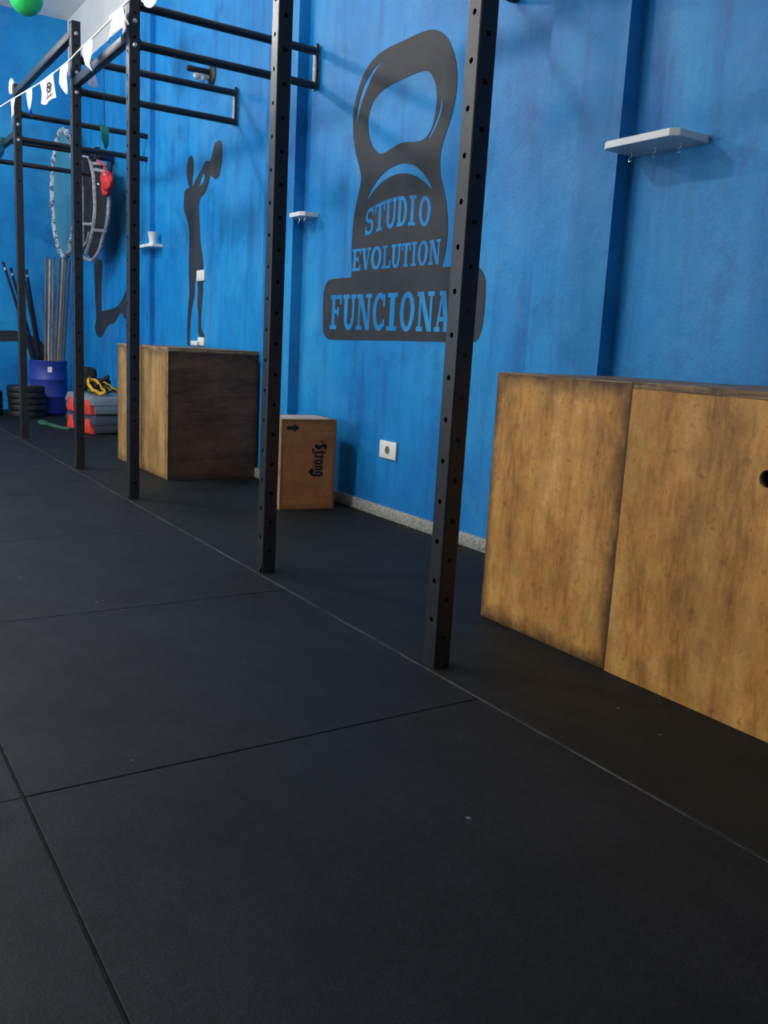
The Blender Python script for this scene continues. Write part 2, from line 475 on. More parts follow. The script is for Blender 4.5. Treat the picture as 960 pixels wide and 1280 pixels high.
for i, y in enumerate(PY):
    cy = y+T/2; cx = PX+T/2-(.055 if i == 5 else 0)
    um = upright(cx, cy)
    um.v = [(a, b-LEAN[i]*c_, c_) for a, b, c_ in um.v]
    up = um.build('upright', 'steel', rig, world=True, smooth=30)
    for zb in (2.373, 2.176, 2.076):
        b = MB(); b.lathe([(.0, -.009), (.007, -.0085), (.0105, -.004), (.011, 0)], (cx+.001, y-LEAN[i]*zb, zb), 14, 'y')
        b.build('bolt', 'zinc', up, world=True)
    for z in (ZU, ZL):
        b = MB(); b.tube([(cx+T/2, cy-LEAN[i]*z, z), (W-.008, cy, z)], .0195, 18)
        b.lathe([(.028, 0), (.028, .006)], (cx+T/2, cy-LEAN[i]*z, z), 18, 'x')
        b.build('pull_up_bar', 'steel_bar', rig, world=True)
    b = MB(); b.box(W-.012, W, cy-.012, cy+.045, ZL-(.014 if i != 1 else .004), ZU+.03, .002)
    p = b.build('wall_plate', 'plate', rig, world=True); p['label'] = 'pale wall plate'
    b = MB(); b.box(W-.026, W-.012, cy-.022, cy-.008, ZL-(.022 if i != 1 else .004), ZU+.032, .002)
    b.build('end_strut', 'steel_bar', rig, world=True)
for i in range(len(PY)-1):
    z = 2.125 if i % 2 == 0 else 2.385
    b = MB(); b.box(PX+.006, PX+.044, PY[i]+T-LEAN[i]*z, PY[i+1]-LEAN[i+1]*z, z-.0225, z+.0225, .005)
    b.build('crossbar', 'steel', rig, world=True)

# ------------------------------------------------------------------ plyo boxes
def panel(name, parent, lo, hi, face_axis, mat, label=None, bev=.0015):
    m = MB(); m.box(lo[0], hi[0], lo[1], hi[1], lo[2], hi[2], bev, 1)
    o = m.build(name, [mat, 'ply_edge'], parent, smooth=0)
    for p in o.data.polygons:
        p.material_index = 0 if abs(p.normal[face_axis]) > .9 else 1
    if label: o['label'] = label
    return o
def plyo(label, loc, size, mats, rz=0, group=None, top_over=True, front_hole=None, labels={}, side_over=False):
    """box of six panels; local origin = near left corner of the footprint, x to the wall, y away"""
    L, D, H = size; t = .018; g = .0008
    fx, sy, tp = mats
    r = thing('plyo_box', label, 'plyo box', loc, rz, group)
    zt = H-t if top_over else H
    if front_hole:
        y0, z0, hl, hr = front_hole
        slot = []
        for k in range(24):
            a = 2*PI*k/24; slot.append((y0+(hl if math.cos(a) > 0 else -hl)+hr*math.cos(a), z0+hr*math.sin(a)))
        o = curve_plate('front_panel', [[(0,0), (D,0), (D,zt), (0,zt)], slot], lambda u, v, w: (t-w, u, v), t, fx, r)
        o.data.materials.append(MT['ply_edge'])
        for p in o.data.polygons: p.material_index = 0 if abs(p.normal.x) > .9 else 1
    else:
        i_ = t+g if side_over else 0
        panel('front_panel', r, (0, i_, 0), (t, D-i_, zt-g), 0, fx)
    a_, b_ = (0, L) if side_over else (t+g, L-t-g)
    panel('side_panel', r, (a_, 0, 0), (b_, t, zt-g), 1, sy, labels.get('side'))
    panel('side_panel', r, (a_, D-t, 0), (b_, D, zt-g), 1, sy)
    i_ = t+g if side_over else 0
    panel('back_panel', r, (L-t, i_, 0), (L, D-i_, zt-g), 0, fx)
    panel('bottom_panel', r, (t+g, t+g, 0), (L-t-g, D-t-g, t), 2, tp)
    if top_over: panel('top_panel', r, (0, 0, H-t), (L, D, H), 2, tp)
    else: panel('top_panel', r, (t+g, t+g, H-t), (L-t-g, D-t-g, H), 2, tp)
    return r
WD = ('wood_x', 'wood_y', 'wood_top')
plyo('tall worn brown plywood box at the right, its left end nearest the outlet', (1.710, 1.522, 0), (.50, .515, .745), WD, top_over=False)
plyo('wide worn brown plywood box cut by the right edge, a hand hole in its face', (1.706, .765, 0), (.50, .752, .748), WD, front_hole=(1.095-.765, .565, .028, .02))
TN = ('tan_x', 'stain_y', 'wood_top')
plyo('tall plywood box with dark stained end facing the small lettered box', (1.672, 4.790, 0), (.545, .452, .735), TN, labels={'side': 'dark stained end panel'}, side_over=True)
plyo('tall pale plywood box behind the dark-ended box, nearest the steppers', (1.668, 5.250, 0), (.545, .47, .735), ('tan_x', 'tan_y', 'wood_top'))
sb = plyo('small orange wooden box with black lettering and an arrow on its side', (1.876, 3.784, 0), (.282, .265, .440), ('pine_x', 'pine_y', 'pine_top'), rz=math.radians(-7.5), top_over=False, side_over=True)
# lettering burnt into the side of the small box: reads downwards
def ribbon(m, pts, w, fn, d):
    for i in range(len(pts)-1):
        a, b = Vector(pts[i]), Vector(pts[i+1])
        t = (b-a).normalized(); wa = w[i] if isinstance(w, list) else w; wb = w[i+1] if isinstance(w, list) else w
        nrm = Vector((-t.y, t.x)); e = t*min(wa, wb)*.25
        m.prism([tuple(a-e-nrm*wa/2), tuple(b+e-nrm*wb/2), tuple(b+e+nrm*wb/2), tuple(a-e+nrm*wa/2)], fn, d)
SX, SZ = .176, .322           # text origin on the panel: baseline x, start z
def on_box(u, v, w): return (SX+v, -.0012*(w > 0), SZ-u)
BK = {   # broken-pen strokes, unit x-height
 'S': ([[(.75,1.35),(.35,1.5),(.1,1.25),(.3,.95),(.65,.7),(.8,.4),(.5,.05),(.05,.1)], [(.4,1.5),(.4,.05)], [(.8,1.5),(.65,1.25)]], .95),
 't': ([[(.3,1.35),(.25,.2),(.4,.02),(.6,.12)], [(.02,.92),(.6,.95)]], .62),
 'r': ([[(.12,1.0),(.25,.85),(.25,.12),(.1,.0)], [(.25,.8),(.5,1.02),(.62,.85)]], .66),
 'o': ([[(.35,1.02),(.1,.8),(.1,.2),(.38,.0),(.66,.2),(.66,.8),(.35,1.02)]], .8),
 'n': ([[(.08,1.0),(.2,.85),(.2,.1),(.08,.0)], [(.2,.8),(.5,1.02),(.66,.85),(.66,.1),(.8,.0)]], .86),
 'g': ([[(.62,.95),(.3,1.02),(.1,.8),(.1,.3),(.35,.08),(.62,.3)], [(.62,1.02),(.66,-.2),(.4,-.5),(.1,-.42),(-.15,-.25)]], .8),
}
m = MB(); u = 0; sc = .0300
for ch in 'Strong':
    st, adv = BK[ch]
    for s_ in st: ribbon(m, [((u+x)*sc, y*sc*1.22) for x, y in s_], sc*.30, on_box, 1)
    u += adv*1.16
ribbon(m, [(-.012,.045), (-.012,.030), (.004,.036)], .003, on_box, 1)
ribbon(m, [(.028,-.020), (.034,-.008), (.150,-.010)], .0016, on_box, 1)
m.prism([(.020,-.012), (.030,-.006), (.046,-.012), (.032,-.019)], on_box, 1)
m.prism([(.118,-.018), (.136,-.004), (.154,-.018), (.136,-.034)], on_box, 1)
m.build('lettering', 'ink', sb, smooth=0)['label'] = 'black lettering reading Strong'
m = MB()
ar = lambda u, v, w: (.026+u, -.0012*(w > 0), .398+v)
m.prism([(0,-.009), (.040,-.009), (.040,.009), (0,.009)], ar, 1)
m.prism([(.038,-.019), (.066,0), (.038,.019)], ar, 1)
m.build('arrow_mark', 'ink', sb, smooth=0)['label'] = 'black arrow pointing right'

# ------------------------------------------------------------------ murals
def on_wall(u, v, w): return (W-.0005-w, u, v)
outer = [(3.281,2.105),(3.378,2.119),(3.52,2.119),(3.644,2.118),(3.754,2.101),(3.831,2.061),(3.889,1.992),(3.925,1.905),(3.922,1.809),(3.897,1.722),(3.853,1.644),(3.828,1.581),(3.842,1.523),(3.872,1.442),(3.888,1.345),(3.887,1.246),(3.88,1.171),(3.880,1.126,1),
 (4.07,1.124),(4.128,1.106),(4.155,1.065),(4.157,1.02),(4.150,.89),(4.132,.846),(4.085,.824),(4.0,.822),(3.5,.829),(3.071,.833),(2.91,.835),(2.862,.845),(2.838,.885),(2.828,.95),(2.830,1.055),(2.845,1.100),(2.885,1.132),(2.95,1.139),(3.132,1.142,1),
 (3.109,1.223),(3.107,1.307),(3.121,1.381),(3.146,1.447),(3.177,1.513),(3.189,1.567),(3.184,1.628),(3.162,1.676),(3.132,1.733),(3.108,1.809),(3.105,1.878),(3.119,1.94),(3.146,1.995),(3.194,2.056)]
hole = [(3.352,1.959),(3.441,1.962),(3.607,1.953),(3.705,1.936),(3.758,1.904),(3.784,1.846),(3.778,1.787),(3.746,1.723),(3.692,1.682),(3.645,1.669),(3.58,1.679),(3.485,1.692),(3.371,1.679),(3.313,1.683),(3.268,1.714),(3.245,1.772),(3.240,1.833),(3.255,1.888),(3.285,1.931),(3.315,1.951)]
hl = [(3.679,2.073,1),(3.761,2.052),(3.837,1.999),(3.883,1.921),(3.898,1.823,1),(3.881,1.86),(3.853,1.925),(3.801,1.99),(3.748,2.040)]
hr = [(3.214,1.836,1),(3.213,1.794),(3.233,1.745),(3.293,1.672,1),(3.262,1.688),(3.216,1.742),(3.198,1.792)]
arc = [(3.776,1.466,1),(3.743,1.506),(3.693,1.548),(3.621,1.584),(3.549,1.600),(3.465,1.602),(3.381,1.582),(3.310,1.542),(3.261,1.500),(3.232,1.462,1),(3.279,1.493),(3.349,1.530),(3.418,1.552),(3.489,1.562),(3.575,1.558),(3.647,1.540),(3.720,1.505)]
logo = thing('wall_mural', 'dark kettlebell painted on the blue wall with three lines of lettering', 'wall painting', (W, 3.49, .822))
def rel(o): return lambda u, v, w: Vector(on_wall(u, v, w))-o.location
curve_plate('kettlebell_shape', [spline(outer), spline(hole), spline(hl), spline(hr), spline(arc)], rel(logo), .0016, 'mural', logo)

def ring_polys(cx, cy, rx, ry, tx, ty, a0=0, a1=360, n=28):
    out = []
    for k in range(n):
        p = math.radians(a0+(a1-a0)*k/n); q = math.radians(a0+(a1-a0)*(k+1)/n)
        f = lambda a, x, y: (cx+x*math.cos(a), cy+y*math.sin(a))
        out.append([f(p, rx-tx, ry-ty), f(p, rx, ry), f(q, rx, ry), f(q, rx-tx, ry-ty)])
    return out
def rect(x0, x1, y0, y1): return [(x0, y0), (x1, y0), (x1, y1), (x0, y1)]
def glyph(ch):
    """slab-serif capitals in a box 0..1 x 0..1"""
    S, H = .27, .115
    if ch == 'I': return [rect(.5-S*.8, .5+S*.8, 0, 1), rect(.04, .96, 0, H), rect(.04, .96, 1-H, 1)]
    if ch == 'T': return [rect(.5-S/2, .5+S/2, 0, 1), rect(0, 1, 1-H, 1), rect(0, .13, .68, 1), rect(.87, 1, .68, 1), rect(.22, .78, 0, H)]
    if ch == 'L': return [rect(.14, .14+S, 0, 1), rect(0, .58, 1-H, 1), rect(0, 1, 0, H), rect(.86, 1, 0, .34)]
    if ch in 'EF':
        r = [rect(.14, .14+S, 0, 1), rect(0, 1, 1-H, 1), rect(.86, 1, .72, 1), rect(.3, .74, .46, .46+H), rect(.62, .76, .38, .65)]
        r += [rect(0, 1, 0, H), rect(.86, 1, 0, .28)] if ch == 'E' else [rect(0, .6, 0, H)]
        return r
    if ch == 'U': return [rect(.1, .1+S, .3, 1), rect(.72, .72+.18, .3, 1), rect(0, .48, 1-H, 1), rect(.6, 1, 1-H, 1)]+ring_polys(.5, .32, .4, .34, .22, .15, 180, 360)
    if ch == 'D': return [rect(.1, .1+S, 0, 1), rect(0, .45, 1-H, 1), rect(0, .45, 0, H)]+ring_polys(.42, .5, .56, .5, .27, .13, -90, 90)
    if ch == 'O': return ring_polys(.5, .5, .5, .52, .27, .14)
    if ch == 'C': return ring_polys(.52, .5, .52, .52, .27, .14, 48, 312)+[rect(.82, .97, .64, .98), rect(.82, .97, .1, .3)]
    if ch == 'N': return [rect(.12, .25, 0, 1), rect(.76, .89, 0, 1), rect(0, .38, 0, H), rect(.62, 1, 1-H, 1), rect(0, .2, 1-H, 1), [(.10, 1), (.36, 1), (.90, 0), (.66, 0)]]
    if ch == 'V': return [[(.1, 1), (.38, 1), (.62, 0), (.42, 0)], [(.76, 1), (.9, 1), (.62, 0), (.5, 0)], rect(0, .48, 1-H, 1), rect(.62, 1, 1-H, 1)]
    if ch == 'A': return [[(.08, 0), (.22, 0), (.52, 1), (.40, 1)], [(.64, 0), (.92, 0), (.62, 1), (.36, 1)], rect(.25, .75, .26, .26+H*.9), rect(0, .36, 0, H), rect(.56, 1, 0, H), rect(.26, .6, 1-H, 1)]
    if ch == 'S': return ring_polys(.5, .725, .44, .275, .22, .115, 30, 270, 20)+ring_polys(.5, .275, .48, .29, .24, .12, -150, 90, 20)+[rect(.8, .93, .66, 1), rect(.05, .18, 0, .34)]
def text_line(word, edges, zb, zt, name):
    m = MB()
    for i, ch in enumerate(word):
        y0, y1 = edges[i]; b = zb(.5*(y0+y1)); t = zt(.5*(y0+y1))
        sl = (zb(y1)-zb(y0))
        fn = lambda u, v, w, y0=y0, y1=y1: Vector((W-.0019-w*.0012, y0+(y1-y0)*u, (zb(y0)+(zb(y1)-zb(y0))*u)*(1-v)+(zt(y0)+(zt(y1)-zt(y0))*u)*v))-logo.location
        for k, poly in enumerate(glyph(ch)): m.prism(poly, fn, 1+.03*(k % 40))
    o = m.build(name, 'blue', logo, smooth=0)
    o['label'] = 'blue lettering reading '+word
    return o
q = lambda y: ((y-3.49)/.27)**2
text_line('STUDIO', [(3.768,3.690),(3.684,3.598),(3.592,3.500),(3.494,3.412),(3.404,3.344),(3.322,3.232)], lambda y: 1.334-.020*q(y), lambda y: 1.464-.034*q(y), 'lettering')
text_line('EVOLUTION', [(3.873,3.795),(3.790,3.704),(3.700,3.606),(3.600,3.530),(3.525,3.446),(3.440,3.370),(3.364,3.320),(3.312,3.236),(3.228,3.145)], lambda y: 1.155, lambda y: 1.258, 'lettering')
text_line('FUNCIONAL', [(4.074,3.960),(3.945,3.822),(3.812,3.676),(3.660,3.552),(3.540,3.448),(3.430,3.312),(3.296,3.168),(3.160,3.045),(3.035,2.945)], lambda y: .874, lambda y: 1.044, 'lettering')

# athlete swinging a kettlebell
ath = thing('wall_mural', 'dark painted athlete lifting a kettlebell overhead on the blue wall', 'wall painting', (W, 6.0, .735))
body = [(6.165,1.800),(6.212,1.780),(6.222,1.725),(6.221,1.67),(6.171,1.611),(6.118,1.536),(6.108,1.455),(6.111,1.279),(6.097,1.101),(6.119,.982),(6.132,.861),(6.127,.736,1),(6.085,.737,1),(6.073,.874),(6.043,.993),(6.000,1.075),(5.987,1.169),(5.967,1.203),(5.944,1.167),(5.932,1.097),(5.939,1.016),(5.918,.934),(5.916,.828),(5.846,.776,1),(5.806,.777,1),(5.807,.812),(5.865,.864),(5.868,.951),(5.849,1.067),(5.841,1.164),(5.847,1.301),(5.885,1.394),(5.902,1.441),(5.915,1.510),(5.925,1.590),(5.943,1.659),(5.915,1.709),(5.829,1.735),(5.774,1.785),(5.741,1.832),(5.692,1.816),(5.650,1.800),(5.610,1.805),(5.577,1.831),(5.548,1.910),(5.552,1.993),(5.583,2.025),(5.635,2.025),(5.673,2.018),(5.706,1.972),(5.748,1.925),(5.822,1.933),(5.907,1.888),(5.994,1.842),(6.052,1.806),(6.062,1.830),(6.045,1.89),(6.046,1.965),(6.075,2.000),(6.115,2.004),(6.152,1.980),(6.176,1.923),(6.152,1.846),(6.118,1.803)]
gap = [(5.862,1.862),(5.838,1.832),(5.874,1.800),(5.935,1.792),(5.912,1.820)]
curve_plate('athlete_shape', [spline(body, 4), spline(gap, 4)], rel(ath), .0016, 'mural', ath)
dia = [(5.792,1.905),(5.772,1.915),(5.760,1.900),(5.778,1.890)]
# figure low on the wall by the corner
kn = thing('wall_mural', 'dark painted bent leg shape on blue wall beside the plyo boxes', 'wall painting', (W, 8.0, .748))
leg = [(8.538,1.42),(8.525,1.2),(8.512,1.085),(8.483,.932),(8.530,.841),(8.471,.769),(8.371,.748),(8.271,.772),(8.079,.863),(7.91,.881),(7.717,.966),(7.604,.916),(7.50,.95),(7.42,1.02),(7.411,1.101),(7.46,1.16),(7.56,1.15),(7.717,1.057),(7.893,1.009),(8.08,.997),(8.299,.981,1),(8.313,1.082),(8.307,1.22),(8.29,1.42)]
curve_plate('leg_shape', [spline(leg, 4)], rel(kn), .0016, 'mural', kn)
bm_ = thing('wall_mural', 'dark bar shape painted on far blue wall behind the sticks', 'wall painting', (1.6, FAR, .48))
bar = [(1.20,.755,1),(1.40,.759),(1.585,.763),(1.715,.770),(1.766,.750),(1.876,.725),(1.964,.675),(2.008,.576),(2.021,.483,1),(1.856,.500,1),(1.829,.600),(1.786,.655),(1.742,.668),(1.582,.657),(1.37,.648),(1.20,.645,1)]
curve_plate('bar_shape', [spline([(p[0]*1.0135, .8+(p[1]-.8)*1.0135, *p[2:]) for p in bar], 4)], lambda u, v, w: Vector((u, FAR-.0005-w, v))-bm_.location, .0016, 'mural', bm_)

# ------------------------------------------------------------------ shelves and wall fittings
def shelf(label, y0, y1, zb, depth, notch=None, hooks=()):
    r = thing('wall_shelf', label, 'shelf', (W, (y0+y1)/2, zb), 0, 'white wall shelves')
    xf = W-depth; c = .022
    back = [(W, y0), (W, y1)] if not notch else [(W, y0), (W, notch[0]), (W-notch[1], notch[0]), (W-notch[1], y1)]
    poly = [(xf+c, y0), ]+back+[(xf+c*.7, y1), (xf, y1-c), (xf, y0+c)]
    m = MB(); m.prism(poly, lambda u, v, w: (u, v, zb+w), .022)
    o = m.build('board', 'white_shelf', r, world=True, smooth=0)
    md = o.modifiers.new('bevel', 'BEVEL'); md.width = .002; md.segments = 2
    for y in hooks:
        x = W-.055; m = MB()
        pts = [(x, y, zb+.001), (x, y, zb-.012)]
        for k in range(8): a = PI/2-k*PI*1.3/7; pts.append((x-.009*math.cos(a)*0-.010*(1-math.sin(a))*.3, y+.008*math.cos(a), zb-.020+.008*math.sin(a)))
        m.tube(pts, .0016, 8)
        m.lathe([(.005, 0), (.005, .002)], (x, y, zb-.002), 12)
        m.build('screw_hook', 'chrome', r, world=True)
    return r
shelf('white wall shelf above the tall worn boxes at the right, hooks beneath', 1.835, 2.122, 1.440, .15, hooks=(1.89, 1.985, 2.08))
shelf('small empty white wall shelf left of the painted kettlebell', 4.245, 4.402, 1.440, .10, hooks=(4.29, 4.35))
shelf('white wall shelf carrying a white cup, left of the painted athlete', 6.665, 7.02, 1.440, .10, notch=(6.842, .042))
m = MB()
m.lathe([(.0,0),(.022,0),(.025,.003),(.027,.03),(.036,.080),(.038,.082),(.036,.084),(.033,.080),(.024,.030),(.022,.006),(0,.006)], (2.222, 6.715, 1.462), 24)
tag(m.build('cup', 'white_plastic'), 'white tapered cup standing on the far wall shelf', 'cup')

def wall_box(name, label, y0, y1, z0, z1, d, cat):
    r = thing(name, label, cat, (W, (y0+y1)/2, z0))
    m = MB(); m.box(W-d, W, y0, y1, z0, z1, .003, 2); m.build('cover_plate', 'white_plastic', r, world=True)
    return r
r = wall_box('wall_socket', 'white square wall socket on blue wall between small box and worn boxes', 3.390, 3.530, .284, .366, .012, 'socket')
yc, zc = 3.460, .325
m = MB(); m.lathe([(.020,-.0135),(.022,-.0135),(.022,-.011),(.020,-.011)], (W, yc, zc), 24, 'x', closed=True); m.build('socket_rim', 'white_plastic', r, world=True)
m = MB(); m.lathe([(0,-.0128),(.0195,-.0128),(.0195,-.011)], (W, yc, zc), 24, 'x'); m.build('socket_recess', 'socket_dark', r, world=True)
for dy in (-.009, .009):
    m = MB(); m.lathe([(0,-.0132),(.003,-.0132),(.003,-.012)], (W, yc+dy, zc), 10, 'x'); m.build('pin_hole', 'gap', r, world=True)
r = wall_box('wall_switch', 'white switch plate on the painted athlete at thigh height', 5.805, 5.940, 1.172, 1.242, .012, 'switch')
m = MB(); m.box(W-.016, W-.012, 5.84, 5.905, 1.186, 1.228, .002); m.build('rocker', 'white_plastic', r, world=True)
r = wall_box('wall_socket', 'white socket at painted athlete foot just above the dark-ended box', 5.790, 5.900, .742, .798, .014, 'socket')
m = MB(); m.box(W-.035, W-.014, 5.86, 5.975, .742, .772, .004); m.build('plug', 'white_plastic', r, world=True)

r = thing('wall_spotlight', 'small black tube and disc fitting high on blue wall above painted athlete', 'spotlight', (W, 5.76, 2.44))
m = MB(); m.lathe([(0,-.014),(.05,-.014),(.062,-.008),(.065,-.002),(.065,0),(0,0)], (W, 5.735, 2.44), 28, 'x'); m.build('wall_disc', 'black_plastic', r, world=True)
m = MB(); m.lathe([(0,-.155),(.015,-.155),(.019,-.148),(.019,-.012),(0,-.012)], (W, 5.77, 2.462), 20, 'x'); m.build('tube', 'black_plastic', r, world=True)
m = MB(); m.box(W-.11, W-.012, 5.752, 5.788, 2.415, 2.443, .006); m.ell((W-.095, 5.76, 2.418), (.018,.018,.018)); m.ell((W-.055, 5.76, 2.412), (.018,.018,.018))
m.build('bracket', 'plate', r, world=True)['label'] = 'pale bracket under the tube'

# ------------------------------------------------------------------ far corner: barrel, sticks, plates
bc = (1.955, 8.985)
r = thing('barrel', 'blue plastic barrel full of sticks in the far corner', 'barrel', (bc[0], bc[1], 0))
m = MB(); R_ = .168
m.lathe([(0,0),(R_-.012,0),(R_-.004,.006),(R_,.02),(R_,.16),(R_+.004,.165),(R_+.004,.175),(R_,.18),(R_,.32),(R_+.004,.325),(R_+.004,.335),(R_,.34),(R_,.485),(R_+.004,.49),(R_+.004,.505),(R_-.006,.508),(R_-.008,.49),(R_-.008,.012),(0,.012)], (*bc, 0), 40)
m.build('drum', 'barrel', r, world=True)
m = MB()
for k in range(5):
    a0 = math.radians(-104+k*2.6); a1 = math.radians(-104+(k+1)*2.6)
    m.add([(bc[0]+q*math.cos(a), bc[1]+q*math.sin(a), z) for q in (R_+.0005, R_+.002) for a, z in ((a0,.40),(a1,.40),(a1,.45),(a0,.45))], [[0,1,2,3],[4,5,6,7],[0,1,5,4],[2,3,7,6]]+([[0,3,7,4]] if k == 0 else [])+([[1,2,6,5]] if k == 4 else []))
m.build('sticker', 'white_plastic', r, world=True)['label'] = 'small white sticker'
tops = [(1.955,1.462),(1.982,1.440),(2.008,1.462),(2.052,1.436),(2.086,1.468),(2.110,1.478),(2.132,1.462),(2.156,1.452)]
for i, (x, z) in enumerate(tops):
    bx = 1.915+.019*i; y0 = 8.973-.036*i if i < 4 else 9.0-.03*(i-4); y1 = y0+.02
    m = MB(); m.tube([(bx, y0, .03), ((bx+x)/2, (y0+y1)/2, (.03+z)/2), (x, y1, z)], .0095, 10)
    tag(m.build('wooden_stick', ('stick', 'stick_pale', 'stick', 'stick_dark')[i % 4], loc=(0,0,0)), 'thin wooden stick standing among others in the blue barrel', 'stick', 'wooden sticks in the blue barrel')
dark = [((1.585,1.373),1.970,9.02), ((1.653,1.329),1.985,9.05), ((1.768,1.297),1.975,9.08), ((1.802,1.330),1.99,9.11)]
for i, ((x, z), bx, y0) in enumerate(dark):
    y1 = y0+.01
    lab = ['dark bar with shiny tip leaning furthest left out of blue barrel', 'dark bar with shiny tip, second from the left in blue barrel',
           'short dark bar leaning left beside the wooden sticks, lower of that pair', 'dark bar with shiny tip leaning left nearest the wooden sticks'][i]
    r = thing('exercise_bar', lab, 'bar', (bx, y0, .03), 0, 'dark bars in the blue barrel')
    a = Vector((bx, y0, .03)); b = Vector((x, y1, z)); e = (b-a).normalized()
    m = MB(); m.tube([a, b], .0135, 12); m.build('shaft', 'dark_stick', r, world=True)
    m = MB(); m.tube([b-e*.06, b-e*.035], .0145, 12); m.build('tip_ring', 'chrome', r, world=True)
    m = MB(); m.ell(tuple(b), (.016,.016,.016), 12, 8); m.build('end_cap', 'dark_stick', r, world=True)

pl_labels = ['black rubber weight plate at the bottom of the stack by the barrel', 'black rubber weight plate second from bottom of stack by barrel', 'black rubber weight plate in the middle of stack by barrel',
             'black rubber weight plate second from top of stack by barrel', 'black rubber weight plate on top of the stack by the barrel']
def plate_mesh(R, t):
    m = MB()
    m.lathe([(.026,0),(R-.012,0),(R-.002,.004),(R,.010),(R,t-.010),(R-.002,t-.004),(R-.012,t),(R*.80,t),(R*.78,t-.005),(R*.42,t-.005),(R*.40,t),(.026,t)], (0,0,0), 40, 'z', closed=True)
    return m
def hub_mesh(t):
    m = MB(); m.lathe([(.025,.001),(.040,.001),(.040,t+.001),(.025,t+.001)], (0,0,0), 24, 'z', closed=True); return m
def plate(label, x, y, z, t, R, grp):
    r = thing('weight_plate', label, 'weight plate', (x, y, z), 0, grp)
    plate_mesh(R, t).build('disc', 'bumper', r); hub_mesh(t).build('hub', 'plate', r)
for i in range(5):
    plate(pl_labels[i], 1.690+.004*((i*3) % 4), 8.70-.006*(i % 2), .056*i, .055, .165, 'weight plates by the barrel')
for i in range(4):
    plate(['lowest', 'second', 'third', 'topmost'][i]+' black weight plate of the stack cut off by the left edge', 1.345, 8.82, .056*i, .055, .165, 'weight plates at the left edge')

# ------------------------------------------------------------------ steps stacked by the boxes
def step(label, z, mats, grp='stacked aerobic steps'):
    r = thing('aerobic_step', label, 'aerobic step', (1.872, 7.075, z), math.radians(6.2), grp)
    L_, D_, H_ = .64, .27, .147
    m = MB()      # deck with flared sides and an open arch between the feet
    bm = bmesh.new(); bmesh.ops.create_cube(bm, size=1)
    for v in bm.verts:
        k = .018 if v.co.z > 0 else 0
        v.co = Vector((D_/2+v.co.x*(D_-2*k), L_/2+v.co.y*(L_-2*k), (.075 if v.co.z < 0 else H_)))
    bmesh.ops.bevel(bm, geom=list(bm.edges), offset=.008, segments=2, profile=.5, affect='EDGES'); m.bm(bm)
    for k in range(5): m.box(.03+.045*k, .045+.045*k, .04, L_-.04, H_-.001, H_+.003, .0012, 1)
    m.box(.012, D_-.012, .006, .018, .012, .08, .002); m.box(.012, D_-.012, L_-.018, L_-.006, .012, .08, .002)
    m.build('deck', mats, r)
    for y0, y1 in ((.055,.21), (L_-.21, L_-.055)):
        for x0, x1 in ((-.004,.06), (D_-.06, D_+.004)):
            m = MB(); bm = bmesh.new(); bmesh.ops.create_cube(bm, size=1)
            for v in bm.verts:
                k = .04 if v.co.z > 0 else 0
                v.co = Vector(((x0+x1)/2+v.co.x*(x1-x0), (y0+y1)/2+v.co.y*(y1-y0-2*k), 0 if v.co.z < 0 else .112))
            bmesh.ops.bevel(bm, geom=list(bm.edges), offset=.006, segments=2, profile=.5, affect='EDGES'); m.bm(bm)
            m.build('foot', 'step_red', r)['label'] = 'red corner foot'
    return r
step('dark grey aerobic step with red feet, the lower of the stacked pair', 0, 'step_dark')
step('light grey aerobic step with red feet, the upper of the stacked pair', .150, 'step_grey')
ST = .304
def band(name, label, c, rx, ry, lift, w, mat, rz=0, wob=.01, sd=1):
    rn = random.Random(sd); ph = [rn.random()*6 for _ in range(3)]
    pts = []
    for k in range(48):
        a = 2*PI*k/48
        q = 1+.18*math.sin(2*a+ph[0])+.1*math.sin(3*a+ph[1])
        x, y = rx*q*math.cos(a), ry*q*math.sin(a)
        pts.append((x*math.cos(rz)-y*math.sin(rz), x*math.sin(rz)+y*math.cos(rz), w+lift*(.5+.5*math.sin(a*1+ph[2]))*1.0+abs(wob*math.sin(4*a+ph[1]))))
    m = MB(); m.tube(pts, w, 8, closed=True, flat=.55)
    return tag(m.build(name, mat, loc=c), label, 'resistance band', 'bands heaped on the steps')
band('resistance_band', 'yellow resistance band looped up on top of the grey steps', (1.925, 7.20, ST), .045, .085, .10, .013, 'yellow', .5, sd=2)
band('resistance_band', 'thin yellow band at the right of the heap on the steps', (2.045, 7.21, ST), .055, .06, .085, .008, 'yellow', .2, sd=5)
band('resistance_band', 'green resistance band lying flat across the grey steps', (1.99, 7.25, ST), .105, .07, .03, .014, 'green_band', .1, sd=9)
band('resistance_band', 'black resistance band lying at the top of the heap on the steps', (2.0, 7.28, ST+.03), .075, .05, .09, .016, 'black_cloth', .9, sd=4)
m = MB()
rn = random.Random(5); nz = [Vector((rn.uniform(-1,1), rn.uniform(-1,1), rn.uniform(-1,1)))*5 for _ in range(4)]
def lump(d): return 1+sum(.05*math.sin(d.dot(k)+i) for i, k in enumerate(nz))
r = thing('cloth_bundle', 'black cloth bundle heaped on the far half of the grey steps', 'bundle', (1.95, 7.48, ST))
m.ell((1.945, 7.535, ST+.110), (.080,.090,.105), 32, 20, lump); m.build('bag_body', 'black_cloth', r, world=True)
m = MB(); m.tube([(1.865,7.50,ST+.10), (1.860,7.485,ST+.13), (1.875,7.48,ST+.17), (1.91,7.49,ST+.205)], .006, 8, flat=.5); m.build('strap', 'tan_cloth', r, world=True)
m = MB(); m.ell((2.03, 7.395, ST+.066), (.07,.055,.062), 28, 18, lump)
tag(m.build('cloth_bundle', 'black_cloth'), 'small black cloth bundle behind the yellow bands on the steps', 'bundle')
m = MB(); pts = []
